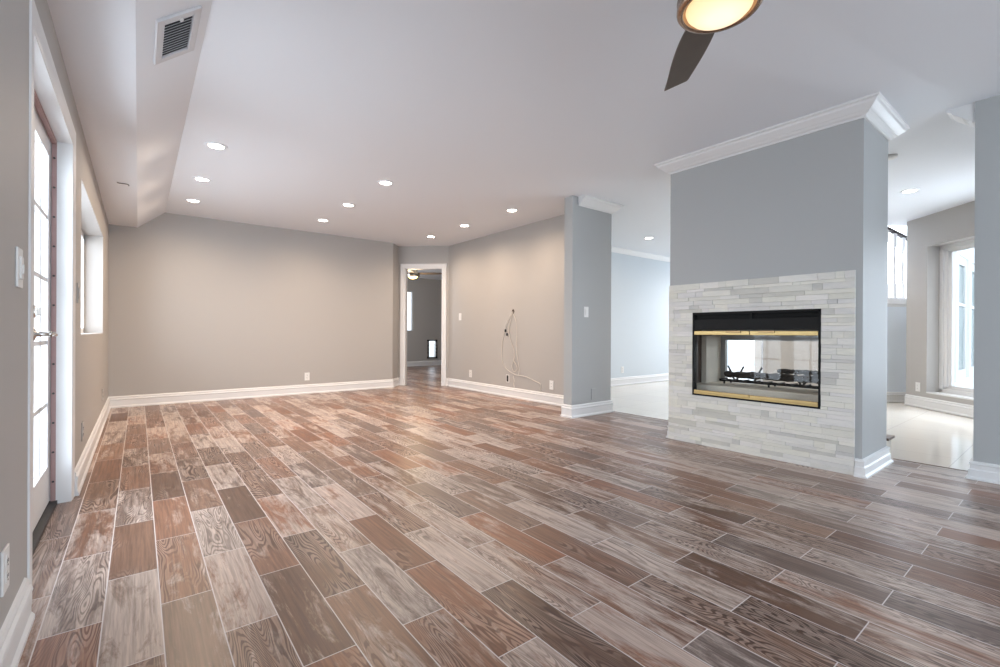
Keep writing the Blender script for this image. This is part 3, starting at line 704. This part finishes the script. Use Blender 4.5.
downlight(8.5, 4.2, 'added unseen ceiling light behind the chimney, brightening the blue wall', 'recessed lights in the tiled room', 38, (1, .93, .86))  # unseen fill lamp added so the blue wall comes up evenly
downlight(5.6, 2.0, 'added unseen ceiling light behind the chimney, brightening the cream tile, the nearer one', 'recessed lights in the tiled room', 28, (1, .90, .80))  # another added fill lamp, hidden from view, for the tile floor
bm = bmesh.new(); lathe(bm, [(0, -.028), (.03, -.028), (.045, -.02), (.05, 0), (0, 0)], 24, Matrix.Translation((4.93, 1.03, H)))
o = link('smoke_detector', bm, 'plate', smooth=True); tag(o, 'small white round detector on the ceiling just right of the chimney', 'smoke detector')

# ceiling vent on the sloped side of the soffit
sl = math.atan2(H - HS, .2576 + .013); VM = Matrix.Translation((.133, 2.645, HS + (.133 + .013) * math.tan(sl))) @ Matrix.Rotation(-sl, 4, 'Y')
vt = empty('air_vent'); vt.matrix_world = VM; tag(vt, 'white louvred air vent on the sloping soffit above the french door', 'air vent')
bm = bmesh.new(); a_, b_ = .105, .20; c_, d_ = .070, .158
for x0, x1, y0, y1 in ((-a_, -c_, -b_, b_), (c_, a_, -b_, b_), (-c_, c_, -b_, -d_), (-c_, c_, d_, b_)): box(bm, x0, x1, y0, y1, -.012, 0)
link('frame', bm, 'vent', vt, bevel=.002)
bm = bmesh.new(); box(bm, -c_, c_, -d_, d_, -.001, 0); link('backing', bm, 'slot', vt)
bm = bmesh.new()
for k in range(13):
    y = -d_ + (k + .5) * 2 * d_ / 13; box(bm, -c_, c_, -.0085, .0085, -.0008, .0008, Matrix.Translation((0, y, -.0065)) @ Matrix.Rotation(R(24), 4, 'X'))
o = link('louvres', bm, 'vent', vt)
bm = bmesh.new(); box(bm, .0, .012, -d_ - .012, -d_ + .008, -.018, -.010); link('lever', bm, 'plate', vt)
# little hook under the soffit
bm = bmesh.new(); tube(bm, spline([(-.145, 5.09, HS), (-.14, 5.09, HS - .006), (-.11, 5.09, HS - .006), (-.075, 5.09, HS - .006), (-.068, 5.09, HS - .02)], 4), .0035, 6)
o = link('ceiling_hook', bm, 'slot'); tag(o, 'tiny dark metal hook under the lowered soffit', 'hook')

# ------------------------------------------------------------------ ceiling fans
def fan(loc, a0, nbl, bl_in, bl_out, lens, label, rim=.160, zl=0.0, power=14, metal='bronze'):
    """loc = centre of the lens rim"""
    root = empty('ceiling_fan', loc); tag(root, label, 'ceiling fan')
    up_ = H - loc[2]
    bm = bmesh.new(); lathe(bm, [(0, up_), (.068, up_), (.066, up_ - .03), (.045, up_ - .05), (.014, up_ - .055), (.013, .15), (0, .15)], 36); link('canopy', bm, metal, root, smooth=True)
    bm = bmesh.new(); lathe(bm, [(0, .18), (.05, .178), (.085, .16), (.095, .13), (.095, .065), (.10, .060), (.12, .052), (.143, .035), (rim - .004, .018), (rim, .008), (rim, -.004), (rim - .006, -.012), (rim - .018, -.014), (rim - .024, -.008), (rim - .026, .0), (0, .0)], 48)
    link('motor_housing', bm, metal, root, smooth=True)
    bm = bmesh.new(); rl = rim - .031; lathe(bm, [(rl, -.002), (rl * .97, -.012), (rl * .85, -.026), (rl * .6, -.040), (rl * .3, -.047), (0, -.049)], 48); link('lamp_shade', bm, lens, root, smooth=True)
    for k in range(nbl):
        a = a0 + k * 2 * math.pi / nbl
        T = Matrix.Rotation(a, 4, 'Z') @ Matrix.Translation((0, 0, .062)) @ Matrix.Rotation(R(-8), 4, 'X')
        bm = bmesh.new(); n = 12; top = []; bot = []
        for i in range(n + 1):
            t = i / n; x = bl_in + (bl_out - bl_in) * t
            wv = .058 + .016 * math.sin(min(1, t * 1.25) * math.pi * .62) - .024 * (max(0, t - .35) / .65) ** 1.3
            xs = x - (.025 if i == n else 0)
            top.append((x, wv)); bot.append((x, -wv * .95))
        top[-1] = (bl_out + .030, top[-1][1]); bot[-1] = (bl_out - .030, bot[-1][1])
        out = top + bot[::-1]
        u_ = [bm.verts.new(T @ Vector((x, y, .004))) for x, y in out]; l_ = [bm.verts.new(T @ Vector((x, y, -.003))) for x, y in out]
        bm.faces.new(u_); bm.faces.new(l_)
        for i in range(len(out)): bm.faces.new((u_[i], u_[(i + 1) % len(out)], l_[(i + 1) % len(out)], l_[i]))
        link('blade', bm, 'blade', root)
    if not power: return
    d = bpy.data.lights.new('fan_lamp', 'POINT'); d.energy = power; d.color = (1, .74, .45); d.shadow_soft_size = .2
    o = bpy.data.objects.new('fan_lamp', d); col.objects.link(o); o.location = (0, 0, -.12); o.parent = root
fan((1.641, .826, 2.095), R(44.0), 3, .10, .655, 'fanlens', 'bronze ceiling fan with lit frosted bowl and dark blade at top of photo', .143, power=0)
fan((4.444, 8.587, 2.07), R(-38), 4, .10, .62, 'fanlamp_far', 'small nickel ceiling fan with yellow lamp in the room beyond the doorway', .125, power=16, metal='nickel')

# ------------------------------------------------------------------ stair railing
st = empty('stair_railing', (SA.x, SA.y, 1.42)); tag(st, 'white stair balusters under a dark sloping handrail behind the chimney', 'stair railing')
def rail_z(s): return 2.375 + (s - .375) * -.49
bm = bmesh.new()
box_len = slen
for s0, s1 in ((-.0, slen),):
    vs = []
    for s in (s0, s1):
        for y, z in ((.02, 0), (.08, 0), (.08, .035), (.02, .035)): vs.append(bm.verts.new(SM @ Vector((s, y, rail_z(s) + z))))
    for f in ((0, 1, 2, 3), (4, 5, 6, 7), (0, 1, 5, 4), (1, 2, 6, 5), (2, 3, 7, 6), (3, 0, 4, 7)): bm.faces.new([vs[i] for i in f])
par(link('handrail', bm, 'rail', st), st)
for k in range(9):
    s = .05 + k * .115
    bm = bmesh.new(); zt = rail_z(s)
    box(bm, s - .02, s + .02, .03, .07, 1.42, 1.62, SM); box(bm, s - .02, s + .02, .03, .07, zt - .18, zt, SM)
    lathe(bm, [(.012, 1.62), (.018, 1.64), (.010, 1.66), (.016, 1.78), (.018, 1.85), (.011, (1.85 + zt - .18) / 2), (.010, zt - .22), (.018, zt - .2), (.012, zt - .18)], 12, SM @ Matrix.Translation((s, .05, 0)))
    par(link('baluster', bm, 'trim', st), st)

# ------------------------------------------------------------------ outside
bm = bmesh.new(); box(bm, -30, 40, -30, 40, -.30, -.16); struct('ground', bm, 'concrete')
# neighbouring glazed wing seen through window 2
nb = empty('glazed_wing', (9.2, .3, -.16)); tag(nb, 'white framed glazed wing of the house seen outside through the dining window', 'building')
cyw, syw = math.cos(YAW), math.sin(YAW)
N0, N1 = Vector((5.18 + 2.52, .62 + 1.05)), None
def gpt(r, d): return Vector((r * cyw + d * syw, -r * syw + d * cyw))
N0 = gpt(7.79, 7.9); N1 = gpt(11.2, 10.6)
nang = math.atan2((N1 - N0).y, (N1 - N0).x); NM = frame_at((N0.x, N0.y, 0), nang); nl = (N1 - N0).length
bm = bmesh.new(); box(bm, -.05, nl, 0, .15, -.17, .12, NM); par(link('wall_base', bm, 'siding', nb), nb)
bm = bmesh.new(); box(bm, -.05, nl, 0, .15, 2.35, 2.9, NM); par(link('wall_head', bm, 'siding', nb), nb)
nbay = 3; bw = nl / nbay
for k in range(nbay + 1):
    bm = bmesh.new(); box(bm, k * bw - .09, k * bw + .09, -.03, .12, .12, 2.35, NM); par(link('post', bm, 'trim', nb), nb)
for k in range(nbay):
    x0_, x1_ = k * bw + .09, (k + 1) * bw - .09
    bm = bmesh.new()
    for a_, b_, c_, d_ in ((x0_, x0_ + .1, .12, 2.35), (x1_ - .1, x1_, .12, 2.35), (x0_ + .1, x1_ - .1, .12, .28), (x0_ + .1, x1_ - .1, 2.2, 2.35), (x0_ + .1, x1_ - .1, 1.45, 1.5)): box(bm, a_, b_, .02, .08, c_, d_, NM)
    sash = par(link('sash', bm, 'trim', nb), nb)
    bm = bmesh.new(); box(bm, x0_ + .1, x1_ - .1, .045, .055, .28, 2.2, NM); link('pane', bm, 'darkglass', sash)
